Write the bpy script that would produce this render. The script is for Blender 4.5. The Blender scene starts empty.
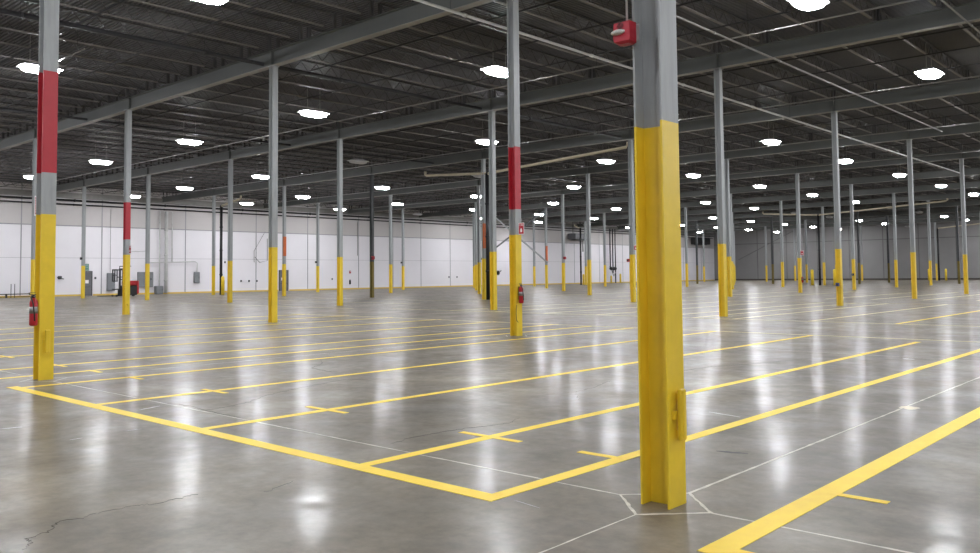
import bpy, math, random
from mathutils import Vector, Matrix
random.seed(7)
sc = bpy.context.scene
C = sc.collection
PI = math.pi

# ------------------------------------------------------------------ survey
X0, Y0, SA, SB = -14.870, 5.38, 11.6465, 12.0          # column grid
EYE = 1.66
HY, HC, HG, HD = 2.735, 9.42, 10.0, 10.5               # yellow paint, girder bottom/top, deck
XW, YW, XE, YS = -83.5, 161.4, 33.0, -9.0             # shell
def gx(k): return X0 + k * SA
def gy(r): return Y0 + r * SB

# camera frame
f_px, cy_px, pitch, roll, yaw = 840.407, 232.658, 0.049871, -0.0097456, -0.7377405
cp, sp, cr, sr, cw, sw = math.cos(pitch), math.sin(pitch), math.cos(roll), math.sin(roll), math.cos(yaw), math.sin(yaw)
FWD = Vector((sw*cp, cw*cp, sp)); RT = Vector((cw, -sw, 0)); UP = RT.cross(FWD)
R2 = RT*cr + UP*sr; U2 = -RT*sr + UP*cr
def seen(p, m=25):
    v = Vector(p) - Vector((0, 0, EYE)); d = v.dot(FWD)
    if d < .4: return False
    x = 490 + f_px*v.dot(R2)/d; y = cy_px - f_px*v.dot(U2)/d
    return -m < x < 980+m and -m < y < 553+m
def seen_seg(a, b, m=25, n=8):
    a = Vector(a); b = Vector(b)
    return any(seen(a.lerp(b, i/n), m) for i in range(n+1))

# ------------------------------------------------------------------ materials
def new_mat(name):
    m = bpy.data.materials.new(name); m.use_nodes = True
    nt = m.node_tree; b = nt.nodes['Principled BSDF']
    return m, nt, b
def N(nt, t, **kw):
    n = nt.nodes.new(t)
    for k, v in kw.items():
        if k in n.inputs: n.inputs[k].default_value = v
        else: setattr(n, k, v)
    return n
def noise(nt, scale, detail=4, rough=.55, coord='Object', stretch=None):
    tc = N(nt, 'ShaderNodeTexCoord'); n = N(nt, 'ShaderNodeTexNoise', Scale=scale, Detail=detail, Roughness=rough)
    if stretch:
        mp = N(nt, 'ShaderNodeMapping'); mp.inputs['Scale'].default_value = stretch
        nt.links.new(tc.outputs[coord], mp.inputs['Vector']); nt.links.new(mp.outputs[0], n.inputs['Vector'])
    else: nt.links.new(tc.outputs[coord], n.inputs['Vector'])
    return n
def ramp(nt, src, stops):
    r = N(nt, 'ShaderNodeValToRGB'); e = r.color_ramp.elements
    e[0].position, e[0].color = stops[0][0], (*stops[0][1], 1); e[1].position, e[1].color = stops[-1][0], (*stops[-1][1], 1)
    for p, c in stops[1:-1]:
        q = e.new(p); q.color = (*c, 1)
    nt.links.new(src, r.inputs[0]); return r
def paint(name, col, rough=.5, var=.12, scale=3, metal=0, bump=0, spec=.5, stretch=None):
    m, nt, b = new_mat(name)
    n = noise(nt, scale, 5, .6, 'Object', stretch)
    lo = tuple(c*(1-var) for c in col); hi = tuple(min(1, c*(1+var)) for c in col)
    r = ramp(nt, n.outputs['Fac'], [(.3, lo), (.7, hi)])
    nt.links.new(r.outputs[0], b.inputs['Base Color'])
    b.inputs['Roughness'].default_value = rough; b.inputs['Metallic'].default_value = metal
    b.inputs['Specular IOR Level'].default_value = spec
    if bump:
        n2 = noise(nt, scale*12, 3); bm = N(nt, 'ShaderNodeBump', Strength=bump, Distance=.01)
        nt.links.new(n2.outputs['Fac'], bm.inputs['Height']); nt.links.new(bm.outputs[0], b.inputs['Normal'])
    return m
def emit(name, col, s):
    m, nt, b = new_mat(name)
    b.inputs['Base Color'].default_value = (.8, .8, .8, 1)
    b.inputs['Emission Color'].default_value = (*col, 1); b.inputs['Emission Strength'].default_value = s
    return m

def mix(nt, fac, a, b, mode='MIX'):
    n = nt.nodes.new('ShaderNodeMix'); n.data_type = 'RGBA'; n.blend_type = mode
    for sock, v in ((n.inputs[0], fac), (n.inputs[6], a), (n.inputs[7], b)):
        if isinstance(v, (int, float)): sock.default_value = v
        elif isinstance(v, tuple): sock.default_value = (*v, 1)
        else: nt.links.new(v, sock)
    return n.outputs[2]
def concrete():
    m, nt, b = new_mat('polished_concrete')
    big = noise(nt, .10, 5, .6); med = noise(nt, .7, 8, .62); fine = noise(nt, 9, 6, .7)
    patch = noise(nt, .33, 4, .5, 'Object', (1.0, .45, 1))
    base = ramp(nt, med.outputs['Fac'], [(.27, (.105, .091, .072)), (.5, (.176, .155, .122)), (.73, (.28, .25, .205))]).outputs[0]
    c = mix(nt, .55, base, ramp(nt, big.outputs['Fac'], [(.2, (.58, .56, .55)), (.8, (1.4, 1.36, 1.26))]).outputs[0], 'MULTIPLY')
    c = mix(nt, .5, c, ramp(nt, patch.outputs['Fac'], [(.3, (.62, .62, .63)), (.7, (1.36, 1.33, 1.27))]).outputs[0], 'MULTIPLY')
    c = mix(nt, .5, c, ramp(nt, fine.outputs['Fac'], [(.28, (.6, .6, .6)), (.72, (1.4, 1.39, 1.37))]).outputs[0], 'MULTIPLY')
    nt.links.new(c, b.inputs['Base Color'])
    rr = noise(nt, 2.0, 5, .6)
    mr = N(nt, 'ShaderNodeMapRange'); mr.inputs['From Min'].default_value = .3; mr.inputs['From Max'].default_value = .7
    mr.inputs['To Min'].default_value = .285; mr.inputs['To Max'].default_value = .42
    nt.links.new(rr.outputs['Fac'], mr.inputs['Value']); nt.links.new(mr.outputs[0], b.inputs['Roughness'])
    b.inputs['Specular IOR Level'].default_value = .45
    cn = noise(nt, 5, 5, .6); cm = N(nt, 'ShaderNodeMapRange')
    cm.inputs['From Min'].default_value = .35; cm.inputs['From Max'].default_value = .65; cm.inputs['To Min'].default_value = .02; cm.inputs['To Max'].default_value = .34
    nt.links.new(cn.outputs['Fac'], cm.inputs['Value']); nt.links.new(cm.outputs[0], b.inputs['Coat Weight']); b.inputs['Coat Roughness'].default_value = .14; b.inputs['Coat IOR'].default_value = 1.4
    w = noise(nt, 2.2, 5, .6); bm = N(nt, 'ShaderNodeBump', Strength=.05, Distance=.01)
    nt.links.new(w.outputs['Fac'], bm.inputs['Height']); nt.links.new(bm.outputs[0], b.inputs['Normal'])
    # worn sealer: part bare matt concrete, part polished
    df = N(nt, 'ShaderNodeBsdfDiffuse', Roughness=.4); nt.links.new(c, df.inputs['Color'])
    wear = N(nt, 'ShaderNodeMapRange'); wn = noise(nt, .9, 7, .65)
    wear.inputs['From Min'].default_value = .3; wear.inputs['From Max'].default_value = .7
    wear.inputs['To Min'].default_value = .50; wear.inputs['To Max'].default_value = .85
    nt.links.new(wn.outputs['Fac'], wear.inputs['Value'])
    ms = N(nt, 'ShaderNodeMixShader'); nt.links.new(wear.outputs[0], ms.inputs[0]); nt.links.new(df.outputs[0], ms.inputs[1]); nt.links.new(b.outputs[0], ms.inputs[2])
    nt.links.new(ms.outputs[0], nt.nodes['Material Output'].inputs['Surface'])
    return m
M = dict(
    floor=concrete(),
    stripe=paint('yellow_floor_paint', (1.0, .70, .06), .5, .05, 6, spec=.3),
    stripe_pale=paint('worn_cream_floor_paint', (.72, .60, .30), .45, .15, 5),
    joint=paint('pale_joint_filler', (.58, .54, .45), .6, .25, 9),
    crack=paint('dark_crack', (.045, .04, .037), .8, .2, 9),
    scuff=paint('tyre_scuff', (.06, .056, .054), .6, .2, 9),
    chalk=paint('white_scrape', (.62, .6, .58), .5, .15, 9),
    patch=paint('cream_patch', (.62, .55, .40), .5, .15, 9),
    yellow=paint('yellow_gloss_paint', (.80, .57, .035), .33, .10, 2.2, bump=.08),
    grey=paint('light_grey_steel_paint', (.33, .345, .345), .45, .10, 2.5, stretch=(6, 6, .8)),
    red=paint('red_steel_paint', (.40, .018, .03), .4, .10, 2.5),
    dark_yellow=paint('dark_yellow_paint', (.20, .15, .02), .5, .2, 2.2),  # darker copy of column yellow with shade painted in; also colours the cable
    dark_grey=paint('dark_steel_paint', (.075, .08, .082), .5, .2, 2.5),  # darker copy of column grey with shade painted in; also one brace arm
    orange=paint('orange_paint', (.62, .13, .02), .5, .08, 3),
    deck=paint('dark_grey_metal_deck', (.075, .074, .078), .55, .2, .35),
    joist=paint('lit_brownish_joist_primer', (.19, .175, .165), .6, .15, .8),  # bottom chord only: its lit look is put into a paler colour
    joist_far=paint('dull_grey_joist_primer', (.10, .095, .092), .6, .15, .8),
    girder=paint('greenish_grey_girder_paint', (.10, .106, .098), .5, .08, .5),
    flange=paint('lit_girder_flange_paint', (.27, .26, .235), .5, .08, .5),  # girder colour made paler underneath, bounce light from the floor painted in
    jweb=paint('dark_joist_web_steel', (.05, .048, .047), .6, .15, .8),
    brdg=paint('dark_bridging_steel', (.03, .03, .033), .6, .15, 1),
    blackpipe=paint('black_pipe_paint', (.008, .008, .009), .5, .2, 2),
    whitepipe=paint('white_conduit', (.62, .62, .60), .4, .08, 2),
    cond=paint('dull_grey_conduit', (.22, .21, .195), .45, .1, 2),
    cream=paint('cream_drain_pipe', (.50, .44, .32), .5, .12, 1.5),
    galv=paint('galvanised_conduit', (.30, .29, .28), .28, .12, 3, metal=.9),
    wwall=paint('white_wall_paint', (.80, .775, .80), .6, .03, .25),
    uwall=paint('greyish_upper_wall_paint', (.56, .53, .52), .65, .04, .2),
    wjoint=paint('grey_wall_joint', (.33, .33, .34), .7, .1, 1),
    wband=paint('pale_grey_wall_joint', (.50, .49, .50), .7, .1, 1),
    gwall=paint('grey_wall_paint', (.235, .228, .226), .65, .07, .22),
    gjoint=paint('dark_grey_wall_joint', (.12, .118, .115), .7, .1, 1),
    kick=paint('dark_kick_strip', (.06, .05, .04), .6, .2, 1),
    ykick=paint('yellow_kick_line', (.72, .50, .09), .5, .08, 1),
    doorg=paint('grey_door_paint', (.13, .13, .14), .5, .08, 2),
    frame=paint('dark_door_frame', (.05, .05, .055), .5, .1, 2),
    panel=paint('grey_cabinet_paint', (.20, .21, .22), .45, .08, 2),
    black=paint('black_plastic', (.012, .012, .013), .45, .2, 5),
    rub=paint('black_rubber', (.02, .02, .02), .8, .2, 5),
    signred=paint('sign_red', (.42, .014, .03), .45, .06, 8),
    signwhite=paint('sign_white', (.85, .83, .83), .5, .04, 8),
    green=paint('sign_green', (.08, .22, .17), .5, .1, 8),
    extred=paint('extinguisher_red', (.40, .010, .018), .28, .08, 6),
    chrome=paint('brushed_metal', (.6, .6, .6), .25, .08, 9, metal=.9),
    lens=paint('clear_strobe_lens', (.55, .55, .52), .12, .3, 60),
    hood=paint('white_fixture_metal', (.55, .55, .56), .4, .05, 3),
    lamp=emit('lit_light_lens', (.93, .95, 1.0), 150),
    blue=paint('blue_plastic', (.05, .07, .22), .45, .1, 5),
)

# ------------------------------------------------------------------ mesh builder
class MB:
    def __init__(s): s.v = []; s.f = []; s.mi = []; s.sm = []
    def add(s, vs, fs, mi=0, smooth=False):
        o = len(s.v); s.v += [tuple(v) for v in vs]
        for q in fs: s.f.append(tuple(o+i for i in q)); s.mi.append(mi); s.sm.append(smooth)
        return s
    def box(s, x0, x1, y0, y1, z0, z1, mi=0):
        vs = [(x, y, z) for z in (z0, z1) for y in (y0, y1) for x in (x0, x1)]
        return s.add(vs, [(0, 2, 3, 1), (4, 5, 7, 6), (0, 1, 5, 4), (2, 6, 7, 3), (0, 4, 6, 2), (1, 3, 7, 5)], mi)
    def bbox(s, x0, x1, y0, y1, z0, z1, b=.01, mi=0):
        # chamfered box: octagonal plan rings with inset top and bottom
        def ring(i, z):
            a0, a1, c0, c1 = x0+i, x1-i, y0+i, y1-i; c = b
            return [(a0+c, c0, z), (a1-c, c0, z), (a1, c0+c, z), (a1, c1-c, z), (a1-c, c1, z), (a0+c, c1, z), (a0, c1-c, z), (a0, c0+c, z)]
        rs = [ring(b*.7, z0), ring(0, z0+b), ring(0, z1-b), ring(b*.7, z1)]
        vs = [v for r in rs for v in r]; fs = [tuple(range(7, -1, -1)), tuple(range(24, 32))]
        for j in range(3):
            for i in range(8): fs.append((j*8+i, j*8+(i+1) % 8, (j+1)*8+(i+1) % 8, (j+1)*8+i))
        return s.add(vs, fs, mi)
    def tube(s, pts, r, n=8, mi=0, rs=None, smooth=True, cap=True):
        pts = [Vector(p) for p in pts]; k = len(pts); vs = []
        for i, p in enumerate(pts):
            t = (pts[min(i+1, k-1)] - pts[max(i-1, 0)]).normalized()
            a = Vector((0, 0, 1)) if abs(t.z) < .9 else Vector((1, 0, 0))
            u = t.cross(a).normalized(); w = t.cross(u).normalized(); rr = rs[i] if rs else r
            for j in range(n):
                an = 2*PI*(j+.5)/n; vs.append(p + (u*math.cos(an) + w*math.sin(an))*rr)
        fs = [(i*n+j, i*n+(j+1) % n, (i+1)*n+(j+1) % n, (i+1)*n+j) for i in range(k-1) for j in range(n)]
        s.add(vs, fs, mi, smooth)
        if cap:
            o = len(s.v) - len(vs)
            s.f.append(tuple(o+j for j in range(n))[::-1]); s.mi.append(mi); s.sm.append(False)
            s.f.append(tuple(o+(k-1)*n+j for j in range(n))); s.mi.append(mi); s.sm.append(False)
        return s
    def lathe(s, prof, c=(0, 0, 0), n=16, mi=0):
        vs = [(c[0]+r*math.cos(2*PI*j/n), c[1]+r*math.sin(2*PI*j/n), c[2]+z) for r, z in prof for j in range(n)]
        fs = [(i*n+j, i*n+(j+1) % n, (i+1)*n+(j+1) % n, (i+1)*n+j) for i in range(len(prof)-1) for j in range(n)]
        fs += [tuple(range(n))[::-1], tuple((len(prof)-1)*n+j for j in range(n))]
        return s.add(vs, fs, mi, True)
    def mesh(s, name, mats):
        me = bpy.data.meshes.new(name); me.from_pydata(s.v, [], s.f)
        for m in mats: me.materials.append(m)
        me.polygons.foreach_set('material_index', s.mi); me.polygons.foreach_set('use_smooth', s.sm)
        me.update(); return me
    def build(s, name, mats, parent=None, loc=None):
        if not isinstance(mats, (list, tuple)): mats = [mats]
        return link(name, s.mesh(name, mats), parent, loc)
def link(name, me, parent=None, loc=None, rz=0):
    o = bpy.data.objects.new(name, me); C.objects.link(o)
    if parent: o.parent = parent
    if loc: o.location = loc
    if rz: o.rotation_euler = (0, 0, rz)
    return o
def tag(o, label, cat, group=None):
    o['label'] = label; o['category'] = cat
    if group: o['group'] = group
    return o
def empty(name, label, cat, loc, rz=0, group=None):
    o = bpy.data.objects.new(name, None); C.objects.link(o); o.empty_display_size = .2
    o.location = loc; o.rotation_euler = (0, 0, rz); return tag(o, label, cat, group)
def struct(o): o['kind'] = 'structure'; return o
ORD = ['first', 'second', 'third', 'fourth', 'fifth', 'sixth', 'seventh', 'eighth', 'ninth', 'tenth', 'eleventh', 'twelfth', 'thirteenth', 'fourteenth', 'fifteenth']

# ------------------------------------------------------------------ shell
floor = struct(MB().box(XW, XE, YS, YW, -.2, 0).build('floor', M['floor']))
struct(MB().box(XW-.3, XW, YS, YW+.3, -.2, HD+.3).build('wall_left', M['wwall']))
wl = bpy.data.objects['wall_left']
wb = struct(MB().box(XW, XE+.3, YW, YW+.3, -.2, HD+.3).build('wall_back', M['gwall']))
struct(MB().box(XE, XE+.3, YS-.3, YW, -.2, HD+.3).build('wall_right', M['gwall']))
struct(MB().box(XW-.3, XE, YS-.3, YS, -.2, HD+.3).build('wall_front', M['wwall']))
# corrugated roof deck, ribs run along X
mb = MB(); pit = .15; nr = int((YW-YS)/pit); prof = []
for i in range(nr):
    y = YS + i*pit; prof += [(y, HD), (y+.055, HD), (y+.075, HD+.045), (y+.13, HD+.045)]
prof.append((YW, HD))
vs = [(x, y, z) for y, z in prof for x in (XW, XE)]
mb.add(vs, [(2*i, 2*i+1, 2*i+3, 2*i+2) for i in range(len(prof)-1)])
mb.box(XW, XE, YS, YW, HD+.2, HD+.3)
struct(mb.build('ceiling', M['deck']))
MB().box(XW, XW+.008, YS, YW, 6.71, HD).build('upper_wall_paint', M['uwall'], wl)['label'] = 'greyer upper wall'
# joints on the white wall
for y in (28.0, 35.3, 44.0, 52.5, 59.5, 67.2, 72.9, 77.9, 83.5, 91, 98.2, 105.4, 112.6, 119.8, 127, 134.2, 141.4, 148.6, 155.8):
    MB().box(XW, XW+.02, y-.05, y+.05, 0, HD).build('panel_joint', M['wjoint'], wl)
MB().box(XW, XW+.025, YS, YW, 6.66, 6.76).build('panel_joint', M['wjoint'], wl)
MB().box(XW, XW+.012, YS, YW, 3.62, 3.66).build('panel_joint', M['wband'], wl)
for x in range(-80, 30, 6):
    MB().box(x-.06, x+.06, YW-.02, YW, 0, HD).build('panel_joint', M['gjoint'], wb)
MB().box(XW, XE, YW-.03, YW, 7.3, 7.42).build('panel_joint', M['gjoint'], wb)
struct(MB().box(XW+.03, XW+.07, YS, 33.45, 0, .16).build('baseboard_left', M['ykick']))
struct(MB().box(XW+.03, XW+.07, 34.5, 55.4, 0, .16).build('baseboard_left', M['ykick']))
struct(MB().box(XW+.03, XW+.07, 56.9, YW-.1, 0, .16).build('baseboard_left', M['ykick']))
struct(MB().box(XW+.1, XE, YW-.07, YW-.035, 0, .28).build('baseboard_back', M['kick']))

# ------------------------------------------------------------------ floor paint, joints, cracks (parts of the floor)
T = .0025
def fl(name, mat, x0, x1, y0, y1, t=T):
    return MB().box(x0, x1, y0, y1, 0, t).build(name, M[mat], floor)
W = .055
for x, y1 in ((-5.86, 21.2), (-8.60, 21.8), (-11.35, 21.9), (-14.04, 21.9), (-15.62, 21.9), (-17.12, 22.1), (-19.9, 22.1), (-22.65, 22.1), (-25.4, 22.1), (-28.15, 22.1), (-30.9, 22.1)):
    fl('painted_line', 'stripe', x-.065, x+.065, 4.64, y1, T)
fl('painted_line', 'stripe', -4.345, -4.205, 4.64, 60, T*1.2)
fl('painted_line', 'stripe', -2.535, -2.355, 4.70, 60, T*1.2)
fl('painted_line', 'stripe', -14.27, -4.205, 4.61, 4.77, T*1.6)
fl('painted_line', 'stripe', -2.535, 8, 4.60, 4.78, T*1.6)
for x, a, b in ((-4.27, .47, 0), (-5.86, .42, .40), (-8.6, .42, .38), (-11.35, .28, .38), (-14.04, 0, .45), (-15.62, .1, .45), (-17.12, .4, .4), (-19.9, .4, .4), (-22.65, .4, .4), (-2.43, 0, .42)):
    fl('painted_line', 'stripe', x-a, x+b, 6.385, 6.465, T*1.4)
fl('painted_line', 'stripe_pale', -32, 2, 21.88, 21.99, T*1.5)
fl('painted_line', 'stripe_pale', -32, 2, 27.88, 27.98, T*1.5)
for x in (-8.35, -5.6, -2.9, 0):
    fl('painted_line', 'stripe', x-.07, x+.07, 28, 44, T)
for x in (-11.1, -13.8, -15.4, -17.0, -19.7, -22.4, -25.2, -28):
    fl('painted_line', 'stripe_pale', x-.08, x+.08, 28, 45, T)
fl('painted_line', 'stripe_pale', -32, 2, 45, 45.1, T*1.5)
for x in (-8.4, -11.1, -13.8, -16.5, -19.2, -24, -28.5, -34, -40):
    fl('painted_line', 'stripe_pale', x-.1, x+.1, 51, 70, T)
for y in (33.5, 38.5):
    fl('painted_line', 'stripe_pale', -60, -36, y-.05, y+.05, T)
for y in (27.0,):
    fl('painted_line', 'stripe_pale', -52, -34, y-.06, y+.06, T)
def ribbon(pts, w, t, jit=0., seed=0, sub=6, taper=False):
    rnd = random.Random(seed); P = []
    pts = [Vector((a, b, 0)) for a, b in pts]
    for i in range(len(pts)-1):
        for j in range(sub): P.append(pts[i].lerp(pts[i+1], j/sub))
    P.append(pts[-1]); n = len(P); vs = []
    for i, p in enumerate(P):
        t_ = (P[min(i+1, n-1)] - P[max(i-1, 0)]).normalized(); nn = Vector((-t_.y, t_.x, 0))
        q = p + nn*rnd.uniform(-jit, jit); ww = w*rnd.uniform(.5, 1.3)*.5
        if taper: ww *= max(.15, math.sin(PI*(i+.3)/(n+.6)))
        for s_, z in ((-1, 0), (-1, t), (1, t), (1, 0)): vs.append(q + nn*ww*s_ + Vector((0, 0, z)))
    fs = []
    for i in range(n-1):
        for j in range(3): fs.append((i*4+j, i*4+j+1, (i+1)*4+j+1, (i+1)*4+j))
    return MB().add(vs, fs)
def long_joint(a, b, k, w=.011):
    n = max(2, int((Vector(b)-Vector(a)).length/.35))
    ribbon([(a[0]+(b[0]-a[0])*i/n, a[1]+(b[1]-a[1])*i/n) for i in range(n+1)], w, .0012, .003, k, 3).build('floor_joint', M['joint'], floor)
D = .37
for r in range(0, 5):
    for k in range(-3, 2):
        cx, cyy = gx(k), gy(r)
        long_joint((cx+D, cyy), (cx+SA-D, cyy), r*9+k+50, .024)
        long_joint((cx, cyy+D), (cx, cyy+SB-D), r*9+k+150, .024)
        q = [(cx+D, cyy), (cx, cyy+D), (cx-D, cyy), (cx, cyy-D), (cx+D, cyy)]
        ribbon(q, .026, .0014, .004, r*9+k, 8).build('floor_joint', M['joint'], floor)
long_joint((gx(1), Y0-D), (gx(1), 1.2), 301)
cracks = [[(-5.66, 1.95), (-5.79, 2.04), (-5.88, 2.04), (-5.95, 2.2), (-6.13, 2.31), (-6.09, 2.47), (-6.14, 2.59)],
[(-6.14, 2.59), (-6.12, 2.87), (-6.06, 2.96), (-6.06, 3.18), (-6.08, 3.31)], [(-5.72, 3.69), (-5.85, 4.04)],
[(-6.39, 5.53), (-6.46, 5.89), (-6.43, 6.35), (-6.39, 6.64), (-6.28, 6.89), (-6.25, 7.19), (-6.37, 7.48)],
[(-7.22, 9.42), (-7.14, 9.6), (-7.2, 10.14), (-7.46, 10.98)], [(-7.14, 9.6), (-6.83, 9.24), (-6.64, 9.04)],
[(-9.79, 5.46), (-9.84, 5.83), (-9.97, 6.17), (-10.34, 6.7), (-10.55, 7.24), (-10.76, 7.95), (-10.86, 8.42), (-10.64, 8.75)],
[(-13.96, 10.27), (-13.28, 9.82), (-12.72, 9.17), (-11.93, 8.99)], [(-10.53, 5.49), (-9.8, 5.46), (-9.3, 5.42), (-8.96, 5.42)],
[(-7.27, 12.84), (-7.17, 13.69), (-6.74, 14.74), (-6.49, 15.61)]]
for i, c in enumerate(cracks):
    ribbon(c, .0035 + .0014*c[0][1]/3, .0016, .022, i, 7, True).build('floor_crack', M['crack'], floor)
for a, b, w, m in (((-10.47, 4.92), (-10.58, 5.24), .03, 'chalk'), ((-5.0, 17.06), (-4.78, 17.0), .1, 'chalk'), ((-4.88, 9.22), (-4.44, 9.12), .022, 'chalk'), ((-3.78, 7.26), (-3.5, 7.33), .06, 'scuff'),
                   ((-4.1, 4.75), (-3.83, 4.71), .006, 'chalk'), ((-10.39, 3.3), (-10.33, 3.51), .018, 'chalk'), ((-9.11, 3.55), (-9.12, 3.68), .012, 'chalk'), ((-9.16, 4.15), (-9.14, 4.32), .012, 'chalk')):
    ribbon([a, b], w, .0014, w*.15, 5, 6, True).build('floor_scuff', M[m], floor)
mb = MB(); n = 18; rnd = random.Random(3)
vs = [(-3.16 + .11*math.cos(2*PI*i/n)*rnd.uniform(.6, 1.2), 11.0 + .13*math.sin(2*PI*i/n)*rnd.uniform(.6, 1.2), z) for z in (0, .002) for i in range(n)]
mb.add(vs, [tuple(range(n, 2*n))] + [(i, (i+1) % n, n+(i+1) % n, n+i) for i in range(n)]); mb.build('filler_patch', M['patch'], floor)

# ------------------------------------------------------------------ columns
def hsec(z0, z1, dz=0):
    h, tf, tw = .117, .016, .012
    mb = MB()
    mb.box(-h, -h+tf, -h, h, z0, z1); mb.box(h-tf, h, -h, h, z0, z1 + dz); mb.box(-h+tf, h-tf, -tw/2, tw/2, z0, z1)
    return mb
_mc = {}
def sec(name, z0, z1, mat, dz=0):
    k = (name, z0, z1, mat, dz)
    if k not in _mc: _mc[k] = hsec(z0, z1, dz).mesh(name, [M[mat]])
    return _mc[k]
cap_me = MB().box(-.16, .16, -.15, .15, HC-.022, HC).mesh('cap_plate', [M['grey']])
RED = {(0, 0), (-2, 1), (0, 1)}
SHADED = {(-3, 3), (-2, 10), (-1, 9), (-2, 9), (-3, 9), (-4, 9)}  # columns in shadow, their shade put into darker yellow and grey
ORANGE = {(-4, 3): (3.42, 5.08), (-2, 3): (3.42, 5.08), (-4, 6): (3.2, 4.95)}
cols = {}
SHIFT = {(0, 0): (-.05, 0), (-2, 1): (-.07, -.09)}
for r in range(0, 13):
    ks = [k for k in range(-6, 4) if k >= -5 and seen_seg((gx(k), gy(r), 0), (gx(k), gy(r), HC), 6)]
    for i, k in enumerate(ks):
        place = ORD[i] + ' from left in the ' + (ORD[r] + ' row back' if r else 'nearest row')
        if (k, r) == (1, 0): lab = 'large yellow and grey steel column in the right foreground, with red strobe'
        elif (k, r) == (0, 0): lab = 'steel column with red band at far left foreground, extinguisher at its side'
        elif (k, r) == (0, 1): lab = 'red-banded steel column left of centre foreground column, with extinguisher and sign'
        elif (k, r) == (-2, 1): lab = 'red-banded steel column in front of the red forklift'
        elif (k, r) in ORANGE: lab = 'yellow-footed steel column with orange strip, ' + place
        elif (k, r) in SHADED: lab = 'dark steel column with shade painted in, ' + place
        else: lab = 'grey steel column with yellow foot, ' + place
        g = 'steel columns holding up the warehouse roof'
        t = empty('steel_column', lab, 'column', (gx(k) + SHIFT.get((k, r), (0, 0))[0], gy(r) + SHIFT.get((k, r), (0, 0))[1], 0), 0, g); cols[(k, r)] = t
        ym, gm = ('dark_yellow', 'dark_grey') if (k, r) in SHADED else ('yellow', 'grey')
        dz = .025 if (k, r) == (1, 0) else 0
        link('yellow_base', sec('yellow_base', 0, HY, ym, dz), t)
        if (k, r) in RED:
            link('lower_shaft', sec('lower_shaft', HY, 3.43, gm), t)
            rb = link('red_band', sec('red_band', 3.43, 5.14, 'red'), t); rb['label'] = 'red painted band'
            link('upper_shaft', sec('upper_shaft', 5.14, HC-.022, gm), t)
        elif dz:
            m_ = MB(); h, tf, tw = .117, .016, .012
            m_.box(-h, -h+tf, -h, h, HY, HC-.022); m_.box(h-tf, h, -h, h, HY+dz, HC-.022); m_.box(-h+tf, h-tf, -tw/2, tw/2, HY, HC-.022)
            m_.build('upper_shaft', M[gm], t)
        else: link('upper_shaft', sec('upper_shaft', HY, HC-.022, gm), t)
        link('cap_plate', cap_me, t)
        if (k, r) in ORANGE:
            a, b = ORANGE[(k, r)]
            MB().box(.125, .135, -.10, .125, a, b).box(.02, .125, -.135, -.125, a, b).build('orange_strip', M['orange'], t)['label'] = 'orange strip'
# box covers bolted on the flanges of the nearest columns
def cover(k, r, y, z0, z1, w=.075):
    t = cols[(k, r)]
    mb = MB(); mb.bbox(.138, .175, y-w/2, y+w/2, z0, z1, .008)
    mb.box(.175, .181, y-.018, y+.018, z0+.02, z1-.01)
    c = mb.build('cover_plate', M['yellow'], t)
    zc = (z0+z1)/2
    MB().box(.117, .138, y-w/2-.03, y-w/2+.02, zc-.03, zc+.03).box(.117, .138, y-.015, y+.015, z0+.03, z0+.07).box(.117, .138, y-.015, y+.015, z1-.07, z1-.03).build('bracket', M['yellow'], c)
cover(1, 0, .01, .47, .83); cover(0, 0, .0, .45, .82); cover(-2, 1, .02, .40, .50, .06)
# ------------------------------------------------------------------ girders, one over each row of columns
for r in range(0, 13):
    y = gy(r)
    if not seen_seg((XW, y, HC), (XE, y, HC), 40, 60): continue
    t = empty('roof_girder', 'long grey steel roof girder on the ' + ('nearest' if r == 0 else ORD[r]) + ' row of columns' + (' back' if r else ''), 'girder', (0, y, HC), 0, 'roof girders on the column rows')
    a, b = XW+.02, XE-.02
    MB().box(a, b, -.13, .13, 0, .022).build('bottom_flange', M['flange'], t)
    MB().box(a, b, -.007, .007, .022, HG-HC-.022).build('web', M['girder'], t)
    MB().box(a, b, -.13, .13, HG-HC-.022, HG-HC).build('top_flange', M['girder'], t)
    if r < 6:
        for k in range(-5, 3):
            if (k, r) in cols: MB().box(gx(k)-.008, gx(k)+.008, -.11, .11, .023, HG-HC-.023).build('stiffener', M['girder'], t)

# ------------------------------------------------------------------ open-web joists
def joist_parts(nd, far=False):
    L0, L1 = .14, SB-.14
    top = MB().box(-.05, .05, L0-.02, L1+.02, HD-.052, HD-.002).box(-.04, .04, L0-.02, L0+.10, HG+.002, HD-.052).box(-.04, .04, L1-.10, L1+.02, HG+.002, HD-.052)
    bot = MB().box(-.045, .045, L0+.5, L1-.5, HG-.03, HG+.01)
    web = MB(); y0, y1 = L0+.12, L1-.12; zt, zb = HD-.055, HG+.012
    for i in range(nd):
        a = y0+(y1-y0)*i/nd; b = y0+(y1-y0)*(i+1)/nd
        p, q = ((a, zt), (b, zb)) if i % 2 == 0 else ((a, zb), (b, zt))
        web.tube([(0, p[0], p[1]), (0, q[0], q[1])], .014 if not far else .016, 4, smooth=False, cap=False)
    return top, bot, web
tp, bt, wbm = joist_parts(30)
jt, jb, jw = tp.mesh('top_chord', [M['jweb']]), bt.mesh('bottom_chord', [M['joist']]), wbm.mesh('web_bars', [M['jweb']])
near = []
for r in range(-1, 13):
    for s in range(-35, 25):
        x = X0 + s*SA/6
        if x < XW+.6 or x > XE-1: continue
        y0 = gy(r)
        if y0 < YS or y0+SB > YW+.5: continue
        if seen_seg((x, y0, HG), (x, y0+SB, HG), 8, 12):
            c = Vector((x, y0+SB/2, HG-EYE)); near.append((c.length, r, s, x, y0))
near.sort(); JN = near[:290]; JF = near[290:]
cnt = {}
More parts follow.
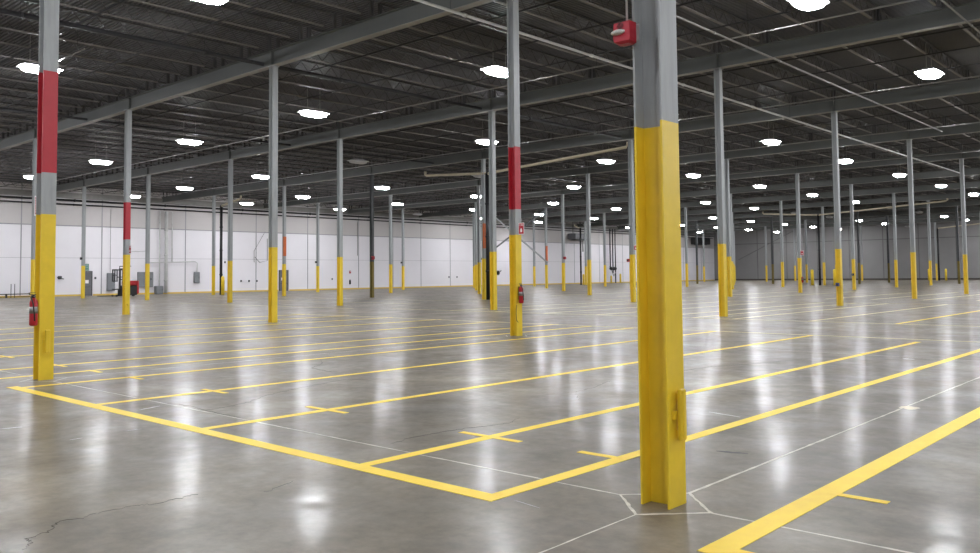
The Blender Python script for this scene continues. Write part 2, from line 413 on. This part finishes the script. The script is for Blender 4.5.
for d, r, s, x, y0 in sorted(JN, key=lambda q: (q[1], -q[2])):
    cnt[r] = cnt.get(r, 0) + 1
    n = cnt[r]
    # number the joists of each bay from the left
    sfx = 'th' if 10 < n % 100 < 14 else {1: 'st', 2: 'nd', 3: 'rd'}.get(n % 10, 'th')
    lab = 'dark open-web roof joist, %d%s from right, %s' % (n, sfx, 'before the nearest column row' if r < 0 else 'just beyond the ' + ORD[r] + ' column row' if r else 'just beyond the nearest column row')
    t = empty('roof_joist', lab, 'joist', (x, y0, 0), 0, 'open-web joists under the roof deck')
    link('top_chord', jt, t); link('bottom_chord', jb, t); link('web_bars', jw, t)
if JF:
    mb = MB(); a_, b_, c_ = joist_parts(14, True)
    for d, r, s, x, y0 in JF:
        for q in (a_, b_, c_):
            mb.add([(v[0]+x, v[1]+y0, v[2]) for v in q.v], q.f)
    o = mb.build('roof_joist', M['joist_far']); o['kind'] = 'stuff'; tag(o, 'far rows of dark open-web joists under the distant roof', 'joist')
# bridging angles along the rows, three lines to a bay
for r in range(0, 13):
    for j, fr in enumerate((.22, .47, .72)):
        y = gy(r)+SB*fr
        if y > YW-.5 or not seen_seg((XW, y, HG), (XE, y, HG), 5, 80): continue
        o = MB().box(XW+.3, XE-.3, -.022, .022, 0, .045).build('joist_bridging', M['brdg'], None, (0, y, HG-.076))
        tag(o, 'thin dark bridging bar under the joists, ' + ['nearest', 'middle', 'farthest'][j] + ' of three ' + ('beyond column row ' + ORD[r] if r else 'beyond the nearest column row'), 'bar', 'bridging bars under the joists')

# ------------------------------------------------------------------ high-bay lights in the middle of every bay
def frustum(w0, l0, w1, l1, z0, z1):
    vs = []
    for w, l, z in ((w0, l0, z0), (w1, l1, z1)):
        c = .12
        vs += [(-w+c, -l, z), (w-c, -l, z), (w, -l+c, z), (w, l-c, z), (w-c, l, z), (-w+c, l, z), (-w, l-c, z), (-w, -l+c, z)]
    fs = [tuple(range(7, -1, -1)), tuple(range(8, 16))] + [(i, (i+1) % 8, 8+(i+1) % 8, 8+i) for i in range(8)]
    return vs, fs
def superell(rings, n=20, p=.62):
    vs = []
    for w, l, z in rings:
        for i in range(n):
            c_, s_ = math.cos(2*PI*i/n), math.sin(2*PI*i/n)
            vs.append((w*math.copysign(abs(c_)**p, c_), l*math.copysign(abs(s_)**p, s_), z))
    m = len(rings)
    return vs, [tuple(range(n-1, -1, -1)), tuple(range((m-1)*n, m*n))] + [(j*n+i, j*n+(i+1) % n, (j+1)*n+(i+1) % n, (j+1)*n+i) for j in range(m-1) for i in range(n)]
vs, fs = superell([(.26, .50, -.085), (.34, .60, -.05), (.38, .66, .06)])
lens_me = MB().add(vs, fs).mesh('lens', [M['lamp']])
vs, fs = frustum(.42, .72, .20, .40, .061, .20)
hood_me = MB().add(vs, fs).mesh('hood', [M['hood']])
rod_me = MB().tube([(0, 0, .2), (0, 0, HD-9.24)], .012, 6).mesh('hanger_rod', [M['galv']])
OFF = {(-3, 2), (-6, 5), (-3, 3), (-6, 8), (-3, 8), (-2, 8), (-3, 9), (-2, 9), (-3, 12), (-6, 12)}
off_me = MB().add(*superell([(.26, .50, -.085), (.34, .60, -.05), (.38, .66, .06)])).mesh('lens', [M['hood']])
for r in range(-1, 13):
    row = []
    for k in range(-6, 4):
        p = (gx(k+.5) + (1.8 if k == -6 else 0), gy(r+.5), 9.24)
        if p[0] < XW+1 or p[0] > XE-1 or p[1] < YS+1 or p[1] > YW-1: continue
        row.append((k, p, seen(p, 12)))
    vis = 0
    for k, p, v in row:
        if v:
            vis += 1
            lab = '%s high-bay light, %s from left in the %s row of lights' % ('unlit dull' if (k, r) in OFF else 'glowing white', ORD[vis-1], ORD[r] if r >= 0 else 'nearest')
        else:
            lab = 'glowing white high-bay light outside the photographed part of the hall'
        t = empty('ceiling_light', lab, 'light', p, 0, 'high-bay lights under the roof')
        link('lens', off_me if (k, r) in OFF else lens_me, t); link('hood', hood_me, t); link('hanger_rod', rod_me, t, (0, -.35, 0)); link('hanger_rod', rod_me, t, (0, .35, 0))

# ------------------------------------------------------------------ overhead pipes and conduits
def pipe(name, pts, r, mat, label, cat, n=8, couple=0, group=None, hang=0):
    o = MB().tube(pts, r, n)
    a, b = Vector(pts[0]), Vector(pts[-1]); L = (b-a).length; d = (b-a).normalized()
    if couple:
        q = couple/2
        while q < L:
            o.tube([a+d*(q-.06), a+d*(q+.06)], r*1.35, n); q += couple
    if not hang: return tag(o.build(name, M[mat]), label, cat, group)
    t = empty(name, label, cat, (0, 0, 0), 0, group)
    o.build('pipe_run', M[mat], t)
    q = hang/2
    while q < L:
        p = a+d*q
        MB().tube([p+Vector((0, 0, r)), (p.x, p.y, HD-.002)], .008, 5).build('hanger', M['brdg'], t); q += hang
    return t
pipe('overhead_pipe', [(-16.92, 8.0, 9.30), (-16.92, 74, 9.30)], .045, 'whitepipe', 'long bright white overhead pipe running into the distance beside the centre columns', 'pipe', 8, 6.4, None, 6)
pipe('overhead_pipe', [(-12.5, 12.0, 9.32), (-12.5, 51, 9.32)], .035, 'cond', 'pale overhead pipe to the right of the bright white one', 'pipe', 8, 5, None, 6)
pipe('overhead_pipe', [(-6.3, 22.0, 9.35), (-6.3, 66, 9.35)], .03, 'cond', 'thin beige overhead pipe at the upper right near the big girder', 'pipe', 8, 5, None, 6)
pipe('overhead_pipe', [(-27.2, 6.0, 9.62), (-27.2, 44, 9.62)], .075, 'brdg', 'thick dark overhead pipe at the upper left crossing the ceiling', 'pipe', 8, 6, None, 6)
pipe('overhead_pipe', [(-43, 4, 9.62), (-43, 60, 9.62)], .06, 'brdg', 'dark overhead pipe left of the thick one at upper left', 'pipe', 8, 6, None, 6)
for i, (y, x0, x1, m, w) in enumerate(((11.6, -32.6, -29, 'galv', 'first bay'), (25.85, -75, 2, 'galv', 'second bay'), (37.9, -78, 2, 'galv', 'third bay'), (49.9, -78, -2, 'galv', 'fourth bay'), (61.9, -78, -2, 'galv', 'fifth bay'))):
    pipe('light_conduit', [(x0, y, 9.42), (x1, y, 9.42)], .028, m, 'thin grey conduit crossing under the ceiling in the ' + w + ' of lights', 'conduit', 6, 0, 'conduits along the rows of lights', 6)
# roof-drain branches and downspouts
def drain(k, r, arms, lab, ox=.34, oy=0):
    x, y = gx(k) + ox, gy(r) + oy
    t = empty('roof_drain', lab, 'pipe', (x, y, 0), 0, 'black roof drain pipes')
    zt = 8.45
    mb = MB().tube([(0, 0, 0), (0, 0, zt)], .13, 12)
    for z in (1.9, 4.2, 6.4): mb.tube([(0, 0, z-.06), (0, 0, z+.06)], .16, 12)
    mb.build('downspout', M['blackpipe'], t)
    for dx, dz in arms:
        sgn = 1 if dx > 0 else -1
        a = MB().tube([(sgn*.02, 0, zt-.1), (sgn*.18, 0, zt), (dx, 0, zt+dz), (dx+sgn*.10, 0, zt+dz+.08), (dx+sgn*.12, 0, zt+dz+.30)], .09, 10)
        a.build('branch_pipe', M['cream'], t)['label'] = 'cream sloping branch pipe'
drain(-2, 3, ((-5.9, .35), (11.0, .55)), 'black roof drain pipe with long cream branches beside the orange-striped centre columns')
drain(-5, 3, ((3.3, .42),), 'black roof drain pipe with short cream elbow, against the white wall', .75, .35)
drain(-2, 8, ((-6.8, .5), (14.0, .75)), 'black roof drain pipe with two cream branches at the right distance', -.5, -.1)
drain(-5, 8, ((-.9, .3),), 'black roof drain pipe near the unit heater on the white wall', -.75, -.2)
drain(-2, 12, ((6.5, .5),), 'black roof drain pipe before the grey wall at the far right')

# X brace between two columns
xb = empty('cross_brace', 'steel X brace between two columns behind the red-banded centre column', 'brace', (gx(-4), gy(5), 0))
for i, (z0, z1) in enumerate(((3.1, 9.3), (9.3, 3.0))):
    o = .16 + .14*i
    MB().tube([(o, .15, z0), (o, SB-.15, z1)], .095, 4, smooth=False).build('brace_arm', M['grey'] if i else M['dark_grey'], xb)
xb2 = empty('cross_brace', 'faint dark X brace high against the grey far wall', 'brace', (-72, YW-.1, 0))
MB().tube([(-6, 0, 4.2), (5.5, 0, 9.6)], .06, 4, smooth=False).build('brace_arm', M['gjoint'], xb2)
MB().tube([(6, .15, 4.2), (-5.5, .15, 9.6)], .06, 4, smooth=False).build('brace_arm', M['gjoint'], xb2)

# ------------------------------------------------------------------ things fixed to the columns
def extinguisher(x, y, z, lab, rz=0):
    t = empty('fire_extinguisher', lab, 'fire extinguisher', (x, y, z), rz, 'fire extinguishers on columns')
    MB().lathe([(.045, 0), (.062, .012), (.065, .03), (.065, .37), (.056, .41), (.035, .44), (.024, .455)], n=18).build('cylinder', M['extred'], t)
    MB().lathe([(.0662, .20), (.0662, .31)], n=18).build('paper_label', M['galv'], t)
    MB().lathe([(.028, .455), (.03, .47), (.022, .50)], n=10).box(-.012, .012, -.07, .03, .50, .512).box(-.012, .012, -.08, .02, .53, .54).build('valve_handle', M['black'], t)
    MB().tube([(0, -.03, .49), (.05, -.06, .47), (.09, -.04, .36), (.094, -.02, .2), (.092, -.015, .08)], .011, 8).build('hose', M['black'], t)
    MB().lathe([(.018, 0), (.018, .012)], (.03, 0, .47), 10).build('gauge', M['chrome'], t)
    MB().box(-.085, -.066, -.02, .02, .1, .45).build('wall_bracket', M['black'], t)
    return t
extinguisher(gx(0)+.09, gy(0)-.215, .90, 'red fire extinguisher on the left foreground column', 0)
extinguisher(gx(0)+.205, gy(1)-.02, .88, 'red fire extinguisher on the red-banded column left of centre')
extinguisher(gx(-1)+.205, gy(5)-.02, .80, 'small distant fire extinguisher on a column to the right')
def fire_sign(x, y, z, w, h, lab, letters=True, face='y', cat='sign'):
    t = empty('fire_sign', lab, cat, (x, y, z), 0 if face == 'y' else PI/2, 'red fire signs on columns')
    MB().bbox(-w/2, w/2, -.008, .008, 0, h, .003).build('sign_panel', M['signwhite'], t)
    MB().box(-w/2+.012, w/2-.012, -.011, -.0085, .014, h-.014).build('red_field', M['signred'], t)
    if letters:
        # white word block and the round extinguisher pictogram
        G = {'F': [(0, 0, 0, 1), (0, 1, .6, 1), (0, .5, .45, .5)], 'I': [(.25, 0, .25, 1)], 'R': [(0, 0, 0, 1), (0, 1, .55, 1), (.55, 1, .55, .5), (.55, .5, 0, .5), (.2, .5, .6, 0)], 'E': [(0, 0, 0, 1), (0, 1, .6, 1), (0, .5, .45, .5), (0, 0, .6, 0)]}
        lm = MB(); hh, ww = h*.15, w*.17
        for i, ch in enumerate('FIRE'):
            for x0, z0, x1, z1 in G[ch]:
                o_ = -w*.36 + i*w*.2
                lm.tube([(o_+x0*ww, -.0125, h*.74+z0*hh), (o_+x1*ww, -.0125, h*.74+z1*hh)], .004, 4, smooth=False)
        lm.build('sign_lettering', M['signwhite'], t)
        MB().lathe([(.03, 0), (.034, .05), (.02, .085), (.012, .10)], (0, 0, 0), 12).build('pictogram', M['signwhite'], t, (0, -.0125, h*.2)).scale = (1, .05, 1)
    return t
fire_sign(gx(0)+.275, gy(1)-.06, 2.735, .19, .31, 'red and white fire sign on the red-banded column left of centre')
fire_sign(gx(-2)+.22, gy(1)-.06, 2.78, .2, .36, 'red fire sign on the column before the forklift')
fire_sign(gx(-1)+.24, gy(5)-.06, 2.95, .26, .36, 'small red fire sign on a distant right column')
fire_sign(gx(-1)+.26, gy(3)-.06, 2.98, .22, .30, 'red fire sign half hidden behind the large foreground column')
# text strip high on the column behind the left foreground one
t = empty('text_strip', 'tall white and red lettered strip on column behind the left foreground column', 'sign', (gx(-3)+.132, gy(1)+.02, 5.15))
MB().box(-.004, .004, -.09, .09, 0, 1.1).build('strip_panel', M['signwhite'], t)
mb = MB()
for i, ch in enumerate('FIRE'):
    pass
for i in range(7):
    z = .08 + i*.14
    mb.box(.0045, .007, -.06, -.03, z, z+.1); mb.box(.0045, .007, -.03, .06, z+.07, z+.1); mb.box(.0045, .007, -.03, .04, z+.03, z+.05)
mb.build('red_marks', M['signred'], t)
# small call points and alarm boxes
def small_box(name, x, y, z, s, mat, lab, cat, rnd_=False):
    t = empty(name, lab, cat, (x, y, z))
    MB().bbox(-s/2, s/2, -s*.4, s*.4, -s/2, s/2, s*.12).build('housing', M[mat], t)
    MB().lathe([(s*.28, 0), (s*.3, s*.04), (s*.2, s*.08)], n=14).build('face_disc', M['black' if mat != 'black' else 'chrome'], t, (0, -s*.4, 0)).rotation_euler = (PI/2, 0, 0)
    return t
small_box('alarm_box', gx(-3)+.24, gy(3)-.1, 3.02, .26, 'signred', 'small red alarm box on the dark column left of centre', 'alarm')
small_box('alarm_box', gx(-3)+.24, gy(5)-.1, 3.2, .26, 'signred', 'small red alarm box on a column right of the X brace', 'alarm')
small_box('alarm_bell', gx(-3)-.26, gy(6)-.1, 3.05, .34, 'signred', 'small red alarm bell left of the column beside the foreground one', 'alarm')
small_box('control_box', gx(0)-.02, gy(3)-.19, 1.02, .16, 'blue', 'small blue box low on the third-row right column', 'box')
small_box('control_box', gx(-1)-.02, gy(6)-.2, 1.35, .2, 'black', 'small black box low on a distant right column', 'box')
small_box('camera_pod', gx(-5)+.05, gy(2)-.2, 3.35, .2, 'black', 'small black camera pod on the column before the grey door', 'camera')
small_box('camera_pod', gx(-5)-.05, gy(4)-.2, 3.15, .2, 'black', 'small dark pod on a column before the white wall', 'camera')
small_box('camera_pod', gx(-5)-.05, gy(5)-.2, 3.15, .2, 'black', 'small dark pod on the column left of the pipe-lined centre', 'camera')

# horn strobe on the near column
sx, sy, sz = gx(1)-.145, Y0-.185, 3.352
t = empty('horn_strobe', 'red horn strobe alarm with clear lens on the large foreground column', 'alarm', (sx, sy, sz)); t.scale = (.82, .82, .82)
mb = MB(); a, b, c, d = -.088, .088, -.045, .062
vs = [(a+.01, c, .01), (b-.004, c, .01), (b, d, -.0), (a, d, 0), (a, c, .045), (b, c, .045), (b, d, .03), (a, d, .03), (a+.008, c, .182), (b-.004, c, .182), (b, d, .185), (a, d, .185),
      (a+.06, c+.02, -.012), (b-.03, c+.02, -.012), (b-.03, d, -.012), (a+.06, d, -.012)]
mb.add(vs, [(4, 5, 9, 8), (5, 6, 10, 9), (6, 7, 11, 10), (7, 4, 8, 11), (8, 9, 10, 11), (0, 1, 5, 4), (1, 2, 6, 5), (2, 3, 7, 6), (3, 0, 4, 7), (12, 13, 1, 0), (13, 14, 2, 1), (14, 15, 3, 2), (15, 12, 0, 3), (15, 14, 13, 12)])
mb.build('housing', M['signred'], t)
mb = MB(); n = 16; rings = []
for j in range(6):
    ph = j/5*PI/2; rr = math.cos(ph); yy = c - .034*math.sin(ph) - .001
    rings.append([(-.035 + .075*max(rr, .02)*math.cos(2*PI*i/n), yy, .095 + .027*max(rr, .02)*math.sin(2*PI*i/n)) for i in range(n)])
mb.add([v for q in rings for v in q], [(j*n+i, j*n+(i+1) % n, (j+1)*n+(i+1) % n, (j+1)*n+i) for j in range(5) for i in range(n)] + [tuple(5*n+i for i in range(n))], 0, True)
mb.build('strobe_lens', M['lens'], t)
mb = MB()
for j in range(3): 
    rr = .012+.010*j
    ring = [(-.01+rr*math.cos(2*PI*i/18), c-.003, .150+rr*.85*math.sin(2*PI*i/18)) for i in range(19)]
    mb.tube(ring, .002, 4)
mb.build('horn_grille', M['frame'], t)
MB().box(.0, .12, .062, .075, .02, .17).build('mounting_plate', M['grey'], t)
pipe('white_conduit', [(gx(1)-.140, Y0-.15, 3.505), (gx(1)-.140, Y0-.15, 9.35)], .0085, 'whitepipe', 'thin white vertical conduit above the red horn strobe', 'conduit')

# small wiring hook on centre-left red column
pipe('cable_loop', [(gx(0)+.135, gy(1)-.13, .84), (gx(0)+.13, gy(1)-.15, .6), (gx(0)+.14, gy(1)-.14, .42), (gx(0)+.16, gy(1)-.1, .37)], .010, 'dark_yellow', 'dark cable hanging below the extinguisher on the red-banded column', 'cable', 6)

# ------------------------------------------------------------------ along the white wall
WX = XW + .001
def wbox(name, y0, y1, z0, z1, d, mat, lab, cat, parts=True):
    t = empty(name, lab, cat, (WX, (y0+y1)/2, z0)); w = (y1-y0)/2; h = z1-z0
    MB().bbox(0, d, -w, w, 0, h, min(.03, w*.2)).build('body', M[mat], t)
    if parts:
        MB().box(d, d+.02, -w*.85, w*.85, h*.06, h*.94).build('cover', M[mat], t)
        MB().box(d+.02, d+.05, w*.6, w*.7, h*.45, h*.58).build('handle', M['black'], t)
    return t
wbox('electrical_panel', 35.79, 36.55, .42, 2.18, .25, 'panel', 'tall grey electrical panel left of the forklift', 'electrical panel')
wbox('electrical_panel', 38.84, 40.41, .74, 2.27, .3, 'panel', 'wide grey electrical panel right of the forklift', 'electrical panel')
wbox('electrical_panel', 44.94, 45.58, 1.07, 2.24, .2, 'panel', 'small grey electrical panel at the end of the wall conduit', 'electrical panel')
wbox('floor_cabinet', 40.62, 41.38, 0.0, .83, .5, 'panel', 'low grey cabinet on the floor below the wall pipes', 'cabinet')
# doors
def door(n, y0, y1, h, sign=False):
    d = struct(MB().box(0, .07, y0, y0+.07, 0, h).box(0, .07, y1-.07, y1, 0, h).box(0, .07, y0, y1, h, h+.08).build('door_%d' % n, M['frame'], None, (WX, 0, 0)))
    MB().box(.0, .05, y0+.075, y1-.075, .01, h-.01).build('door_leaf', M['doorg'], d)
    MB().box(.051, .056, y0+.3, y0+.62, h*.52, h*.66).build('door_notice', M['signwhite'], d)
    MB().tube([(.09, y1-.2, .95), (.09, y1-.32, .95)], .02, 6).build('door_handle', M['chrome'], d)
    MB().box(.051, .055, y0+.12, y1-.12, h*.36, h*.375).build('push_bar', M['frame'], d)
door(1, 33.45, 34.42, 2.3); door(2, 55.5, 56.78, 2.35)
t = empty('green_sign', 'green sign board above the left grey door', 'sign', (WX, 33.85, 2.42))
MB().bbox(0, .04, -.24, .24, 0, .66, .01).build('board', M['green'], t)
for z in (.12, .28, .44, .55): MB().box(.041, .044, -.17, .17, z, z+.03).build('pale_line', M['wband'], t)
# pipes on the wall
def wpipe(y, z0, z1, r, mat, lab, couple=0):
    return pipe('wall_pipe', [(XW+.12+r, y, z0), (XW+.12+r, y, z1)], r, mat, lab, 'pipe', 8, couple)
wpipe(41.1, .84, 8.5, .07, 'whitepipe', 'pale vertical wall pipe, left of three beside the forklift', 2.6)
wpipe(41.75, .1, 8.5, .16, 'whitepipe', 'thick white vertical wall pipe, middle of three beside the forklift', 2.6)
wpipe(42.45, 3.3, 8.5, .05, 'whitepipe', 'thin vertical wall pipe, right of three beside the forklift', 2.6)
pipe('wall_conduit', [(XW+.34, 39.6, 2.3), (XW+.34, 39.6, 3.1), (XW+.34, 40.0, 3.22), (XW+.34, 44.9, 3.35), (XW+.34, 45.22, 3.2), (XW+.15, 45.25, 2.26)], .05, 'whitepipe', 'white conduit bending between two electrical panels', 'conduit', 8)
pipe('wall_conduit', [(XW+.1, 36.1, 2.2), (XW+.1, 36.1, 8.5)], .02, 'galv', 'thin conduit rising above the tall left panel', 'conduit', 6)
pipe('wall_conduit', [(XW+.1, 38.0, 2.9), (XW+.1, 37.9, 4.3), (XW+.1, 39.9, 4.4)], .02, 'galv', 'thin conduit above the forklift', 'conduit', 6)
pipe('wall_conduit', [(XW+.1, 66.96, 4.2), (XW+.1, 66.96, 8.5)], .03, 'galv', 'thin hanging conduit at mid white wall', 'conduit', 6)
pipe('wall_conduit', [(XW+.1, 53.9, 6.0), (XW+.1, 53.9, 3.5), (XW+.1, 52.9, 3.3), (XW+.1, 52.3, 3.9)], .035, 'galv', 'bent conduit beside the left centre column on the white wall', 'conduit', 6)
pipe('wall_conduit', [(XW+.1, 53.6, 6.8), (XW+.1, 52.2, 4.6), (XW+.1, 52.2, 3.3)], .03, 'galv', 'slanting conduit above the bent one on the white wall', 'conduit', 6)
for i, (z, x) in enumerate(((9.1, .5), (8.72, .3))):
    pipe('wall_top_pipe', [(XW+x, YS+1, z), (XW+x, YW-1, z)], .10-.03*i, 'blackpipe', ['upper', 'lower'][i] + ' dark pipe along the top of the white wall', 'pipe', 8, 9)
mb = MB().box(XW+.01, XW+.2, YS, YW, 9.3, 9.85)
tag(mb.build('eave_beam', M['cond']), 'pale beam along the top of the white wall', 'beam')
for i, (y, z) in enumerate(((50.6, 1.22), (51.6, 1.21), (52.6, 1.2), (83.2, 1.38), (84.8, 1.37), (63.08, 1.31), (34.7, 1.7), (48.6, 3.3))):
    t = empty('wall_socket', ['left socket of three low on the white wall', 'middle socket of three low on the white wall', 'right socket of three low on the white wall', 'left socket of two beyond the centre on the white wall', 'right socket of two beyond the centre on the white wall', 'lone socket left of the mid white wall column', 'small dark box right of the grey door', 'small dark spot box high by the drain pipe'][i], 'socket', (WX, y, z))
    MB().bbox(0, .09, -.09, .09, -.11, .11, .02).build('box_body', M['panel'], t); MB().box(.09, .10, -.05, .05, -.07, .07).build('face_plate', M['black'], t)
t = empty('wall_lamp', 'small black lamp on the white wall left of the grey door', 'lamp', (WX, 31.4, 1.62))
MB().bbox(0, .18, -.17, .17, 0, .3, .04).build('lamp_body', M['black'], t); MB().tube([(.1, -.25, .18), (.25, .3, .02)], .05, 8).build('lamp_arm', M['frame'], t)
t = empty('fire_notice', 'small red notice on the mid white wall', 'sign', (WX, 65.84, 1.98))
MB().bbox(0, .03, -.14, .14, 0, .34, .008).build('notice_board', M['signred'], t); MB().box(.031, .034, -.08, .08, .2, .27).build('white_bar', M['signwhite'], t)
t = empty('wall_hose_box', 'small black extinguisher on the white wall below the red notice', 'fire extinguisher', (WX+.12, 65.76, .62))
MB().lathe([(.09, 0), (.11, .03), (.11, .45), (.05, .56), (.03, .62)], n=12).build('cylinder', M['black'], t); MB().box(-.12, -.08, -.04, .04, .1, .5).build('bracket', M['frame'], t)
# low rail at the left edge
t = empty('floor_rail', 'low dark rail with two thin posts at the left edge before the white wall', 'rail', (XW+.8, 27.2, 0))
MB().box(-.05, .05, -2.6, 1.9, .28, .36).box(-.05, .05, -2.6, 1.9, .05, .11).build('rail_bars', M['black'], t)
for y in (-.22, .08): MB().tube([(0, y, 0), (0, y, 1.24)], .03, 8).build('post', M['frame'], t)
for y in (-2.4, -.6, 1.7): MB().box(-.12, .12, y-.05, y+.05, 0, .3).build('foot', M['black'], t)
# sprinkler riser
t = empty('sprinkler_riser', 'black sprinkler riser pipes with valves before the white wall', 'pipework', (XW+1.1, 122.3, 0))
for y, z0 in ((-.8, 2.7), (0, 1.7), (.75, 0)): MB().tube([(0, y, z0), (0, y, 9.4)], .10, 10).build('riser_pipe', M['blackpipe'], t)
MB().tube([(0, -.9, 2.9), (.1, -.8, 2.6), (.1, .8, 2.4)], .14, 8).build('manifold', M['blackpipe'], t)
for y in (-.6, 0, .5): MB().lathe([(.1, -.3), (.3, -.16), (.34, 0), (.3, .16), (.1, .3)], (.05, y, 2.5), 12).build('valve', M['black'], t)
MB().tube([(.3, -.9, 2.2), (.3, -.2, 1.2), (.3, .3, 1.9)], .07, 6).build('bypass', M['galv'], t)
# unit heater on the white wall and one on the grey wall
t = empty('unit_heater', 'dark unit heater with duct high on the white wall', 'heater', (XW+1.2, 112.5, 7.3))
MB().bbox(-.8, .8, -2.2, 2.0, 0, .95, .1).build('casing', M['doorg'], t)
MB().box(-.5, .5, -1.6, 1.6, -.12, 0).build('grille', M['black'], t)
MB().tube([(0, .9, -.1), (0, .9, -2.0)], .12, 8).build('pipe_drop', M['galv'], t)
MB().tube([(0, 1.8, 1.0), (0, 1.8, 3.15)], .05, 6).tube([(0, -1.8, 1.0), (0, -1.8, 3.15)], .05, 6).build('hangers', M['black'], t)
t = empty('unit_heater', 'dark unit heater high in the far corner of the white wall', 'heater', (XW+1.2, 153.5, 7.3))
MB().bbox(-.8, .8, -2.6, 2.6, 0, 1.3, .1).build('casing', M['black'], t); MB().box(-.5, .5, -1.8, 1.8, -.12, 0).build('grille', M['frame'], t)
MB().tube([(0, 1.8, 1.2), (0, 1.8, 3.15)], .05, 6).tube([(0, -1.8, 1.2), (0, -1.8, 3.15)], .05, 6).build('hangers', M['black'], t)
t = empty('wall_fan', 'small dark round fixture low on the white wall behind the X brace', 'fixture', (WX, 93.5, 1.9))
MB().lathe([(.3, 0), (.34, .08), (.2, .25)], n=14).build('fixture_body', M['black'], t).rotation_euler = (0, PI/2, 0); MB().tube([(.1, 0, 0), (.35, .4, .35)], .06, 6).build('fixture_arm', M['frame'], t)

# bollards
def bollard(x, y, h, lab, r=.11):
    t = empty('bollard', lab, 'bollard', (x, y, 0), 0, 'yellow guard posts')
    MB().lathe([(r, .02), (r, h-r), (r*.92, h-r*.5), (r*.7, h-r*.18), (r*.25, h)], n=14).build('post', M['yellow'], t)
    MB().lathe([(r*1.5, 0), (r*1.5, .02)], n=14).build('base_ring', M['kick'], t)
bollard(gx(-5)+1.35, gy(3)+.2, 1.75, 'yellow guard post right of the black drain pipe by the white wall', .16)
bollard(gx(-5)-.8, gy(8)+.5, 1.6, 'yellow guard post left of the distant black drain pipe', .16)
bollard(-81.2, 119.9, 1.3, 'pale yellow guard post under the sprinkler valves', .14)
bollard(-80.0, 120.9, 1.6, 'yellow guard post, left of two right of the sprinkler riser', .16)
bollard(-79.4, 123.4, 1.6, 'yellow guard post, right of two right of the sprinkler riser', .14)
bollard(gx(-2)-1.3, gy(8)-.4, 1.9, 'yellow guard post left of the right distance drain pipe', .18)
bollard(gx(-2)+1.3, gy(8)-.2, 1.9, 'yellow guard post right of the right distance drain pipe', .18)
bollard(gx(-2)-1.0, gy(12)-.6, 1.9, 'yellow guard post left of the far right drain pipe', .16)
bollard(gx(-2)+1.5, gy(12)-.6, 1.9, 'yellow guard post right of the far right drain pipe', .16)

# ------------------------------------------------------------------ forklift (stand-up reach truck) before the white wall
fk = empty('forklift', 'red and black forklift parked before the white wall, forks to the left', 'forklift', (-76.3, 34.6, 0))
mb = MB(); mb.bbox(-.55, .55, -.45, .75, .12, 1.0, .08); mb.build('chassis', M['black'], fk)
mb = MB(); mb.bbox(-.57, .57, -.30, .62, 1.0, 1.42, .08); mb.bbox(-.57, .57, .62, .86, .22, 1.42, .06); mb.build('body_panel', M['extred'], fk)['label'] = 'red body panel'
for x in (-.34, .34):
    MB().box(x-.05, x+.05, -.62, -.46, .06, 2.55).build('mast_rail', M['frame'], fk)
MB().box(-.34, .34, -.59, -.51, .55, .65).box(-.34, .34, -.59, -.51, 1.5, 1.6).box(-.34, .34, -.59, -.51, 2.45, 2.55).build('mast_crossbar', M['frame'], fk)
mb = MB()
for z in (1.35, 1.9, 2.4): mb.box(-.5, .5, -1.18, -1.10, z, z+.07)
for x in (-.5, -.05, .4): mb.box(x, x+.08, -1.19, -1.09, 1.35, 2.47)
mb.box(-.5, -.42, -1.15, -.58, 2.36, 2.46); mb.box(.42, .5, -1.15, -.58, 2.36, 2.46)
mb.box(.42, .5, -.9, -.82, 1.35, 2.45); mb.box(.42, .5, -1.15, -.58, 1.72, 1.80)
mb.build('load_backrest', M['frame'], fk)
MB().box(-.45, .45, -1.2, -.62, .62, .70).build('carriage', M['black'], fk)
for x in (-.35, .25):
    MB().box(x, x+.12, -2.55, -.5, .05, .12).box(x, x+.12, -.72, -.63, .05, .62).build('fork', M['black'], fk)
for x in (-.45, .45):
    MB().tube([(x-.06, .35, .14), (x+.06, .35, .14)], .14, 14).tube([(x-.05, -1.15, .09), (x+.05, -1.15, .09)], .09, 12).build('wheel', M['rub'], fk)
mb = MB()
for x in (-.5, .5): mb.tube([(x, -.5, 1.0), (x, -.5, 2.75)], .035, 6); mb.tube([(x, -.5, 2.75), (x, .1, 2.75)], .035, 6)
for y in (-.4, -.2, 0.05): mb.box(-.5, .5, y-.02, y+.02, 2.73, 2.78)
mb.build('overhead_guard', M['frame'], fk)
MB().tube([(-.1, -.25, 1.42), (-.1, -.28, 1.62), (.05, -.3, 1.68)], .03, 6).build('control_lever', M['black'], fk)

# ------------------------------------------------------------------ camera, world, view
cam = bpy.data.cameras.new('camera'); co = bpy.data.objects.new('camera', cam); C.objects.link(co)
mat = Matrix((R2, U2, -FWD)).transposed().to_4x4(); mat.translation = Vector((0, 0, EYE)); co.matrix_world = mat
cam.sensor_fit = 'HORIZONTAL'; cam.sensor_width = 36; cam.lens = 36*f_px/980
cam.shift_x = 0; cam.shift_y = -(276.5-cy_px)/980; cam.clip_end = 500; cam.clip_start = .05
sc.camera = co
w = bpy.data.worlds.new('world'); sc.world = w; w.use_nodes = True
w.node_tree.nodes['Background'].inputs[0].default_value = (.02, .02, .022, 1)
sc.view_settings.view_transform = 'Standard'; sc.view_settings.look = 'None'; sc.view_settings.gamma = 1
sc.view_settings.exposure = 0.22; sc.view_settings.use_curve_mapping = False
sc.cycles.use_light_tree = True
sc.cycles.max_bounces = 8; sc.cycles.diffuse_bounces = 4; sc.cycles.glossy_bounces = 3
sc.cycles.sample_clamp_indirect = 6; sc.cycles.caustics_reflective = False; sc.cycles.caustics_refractive = False
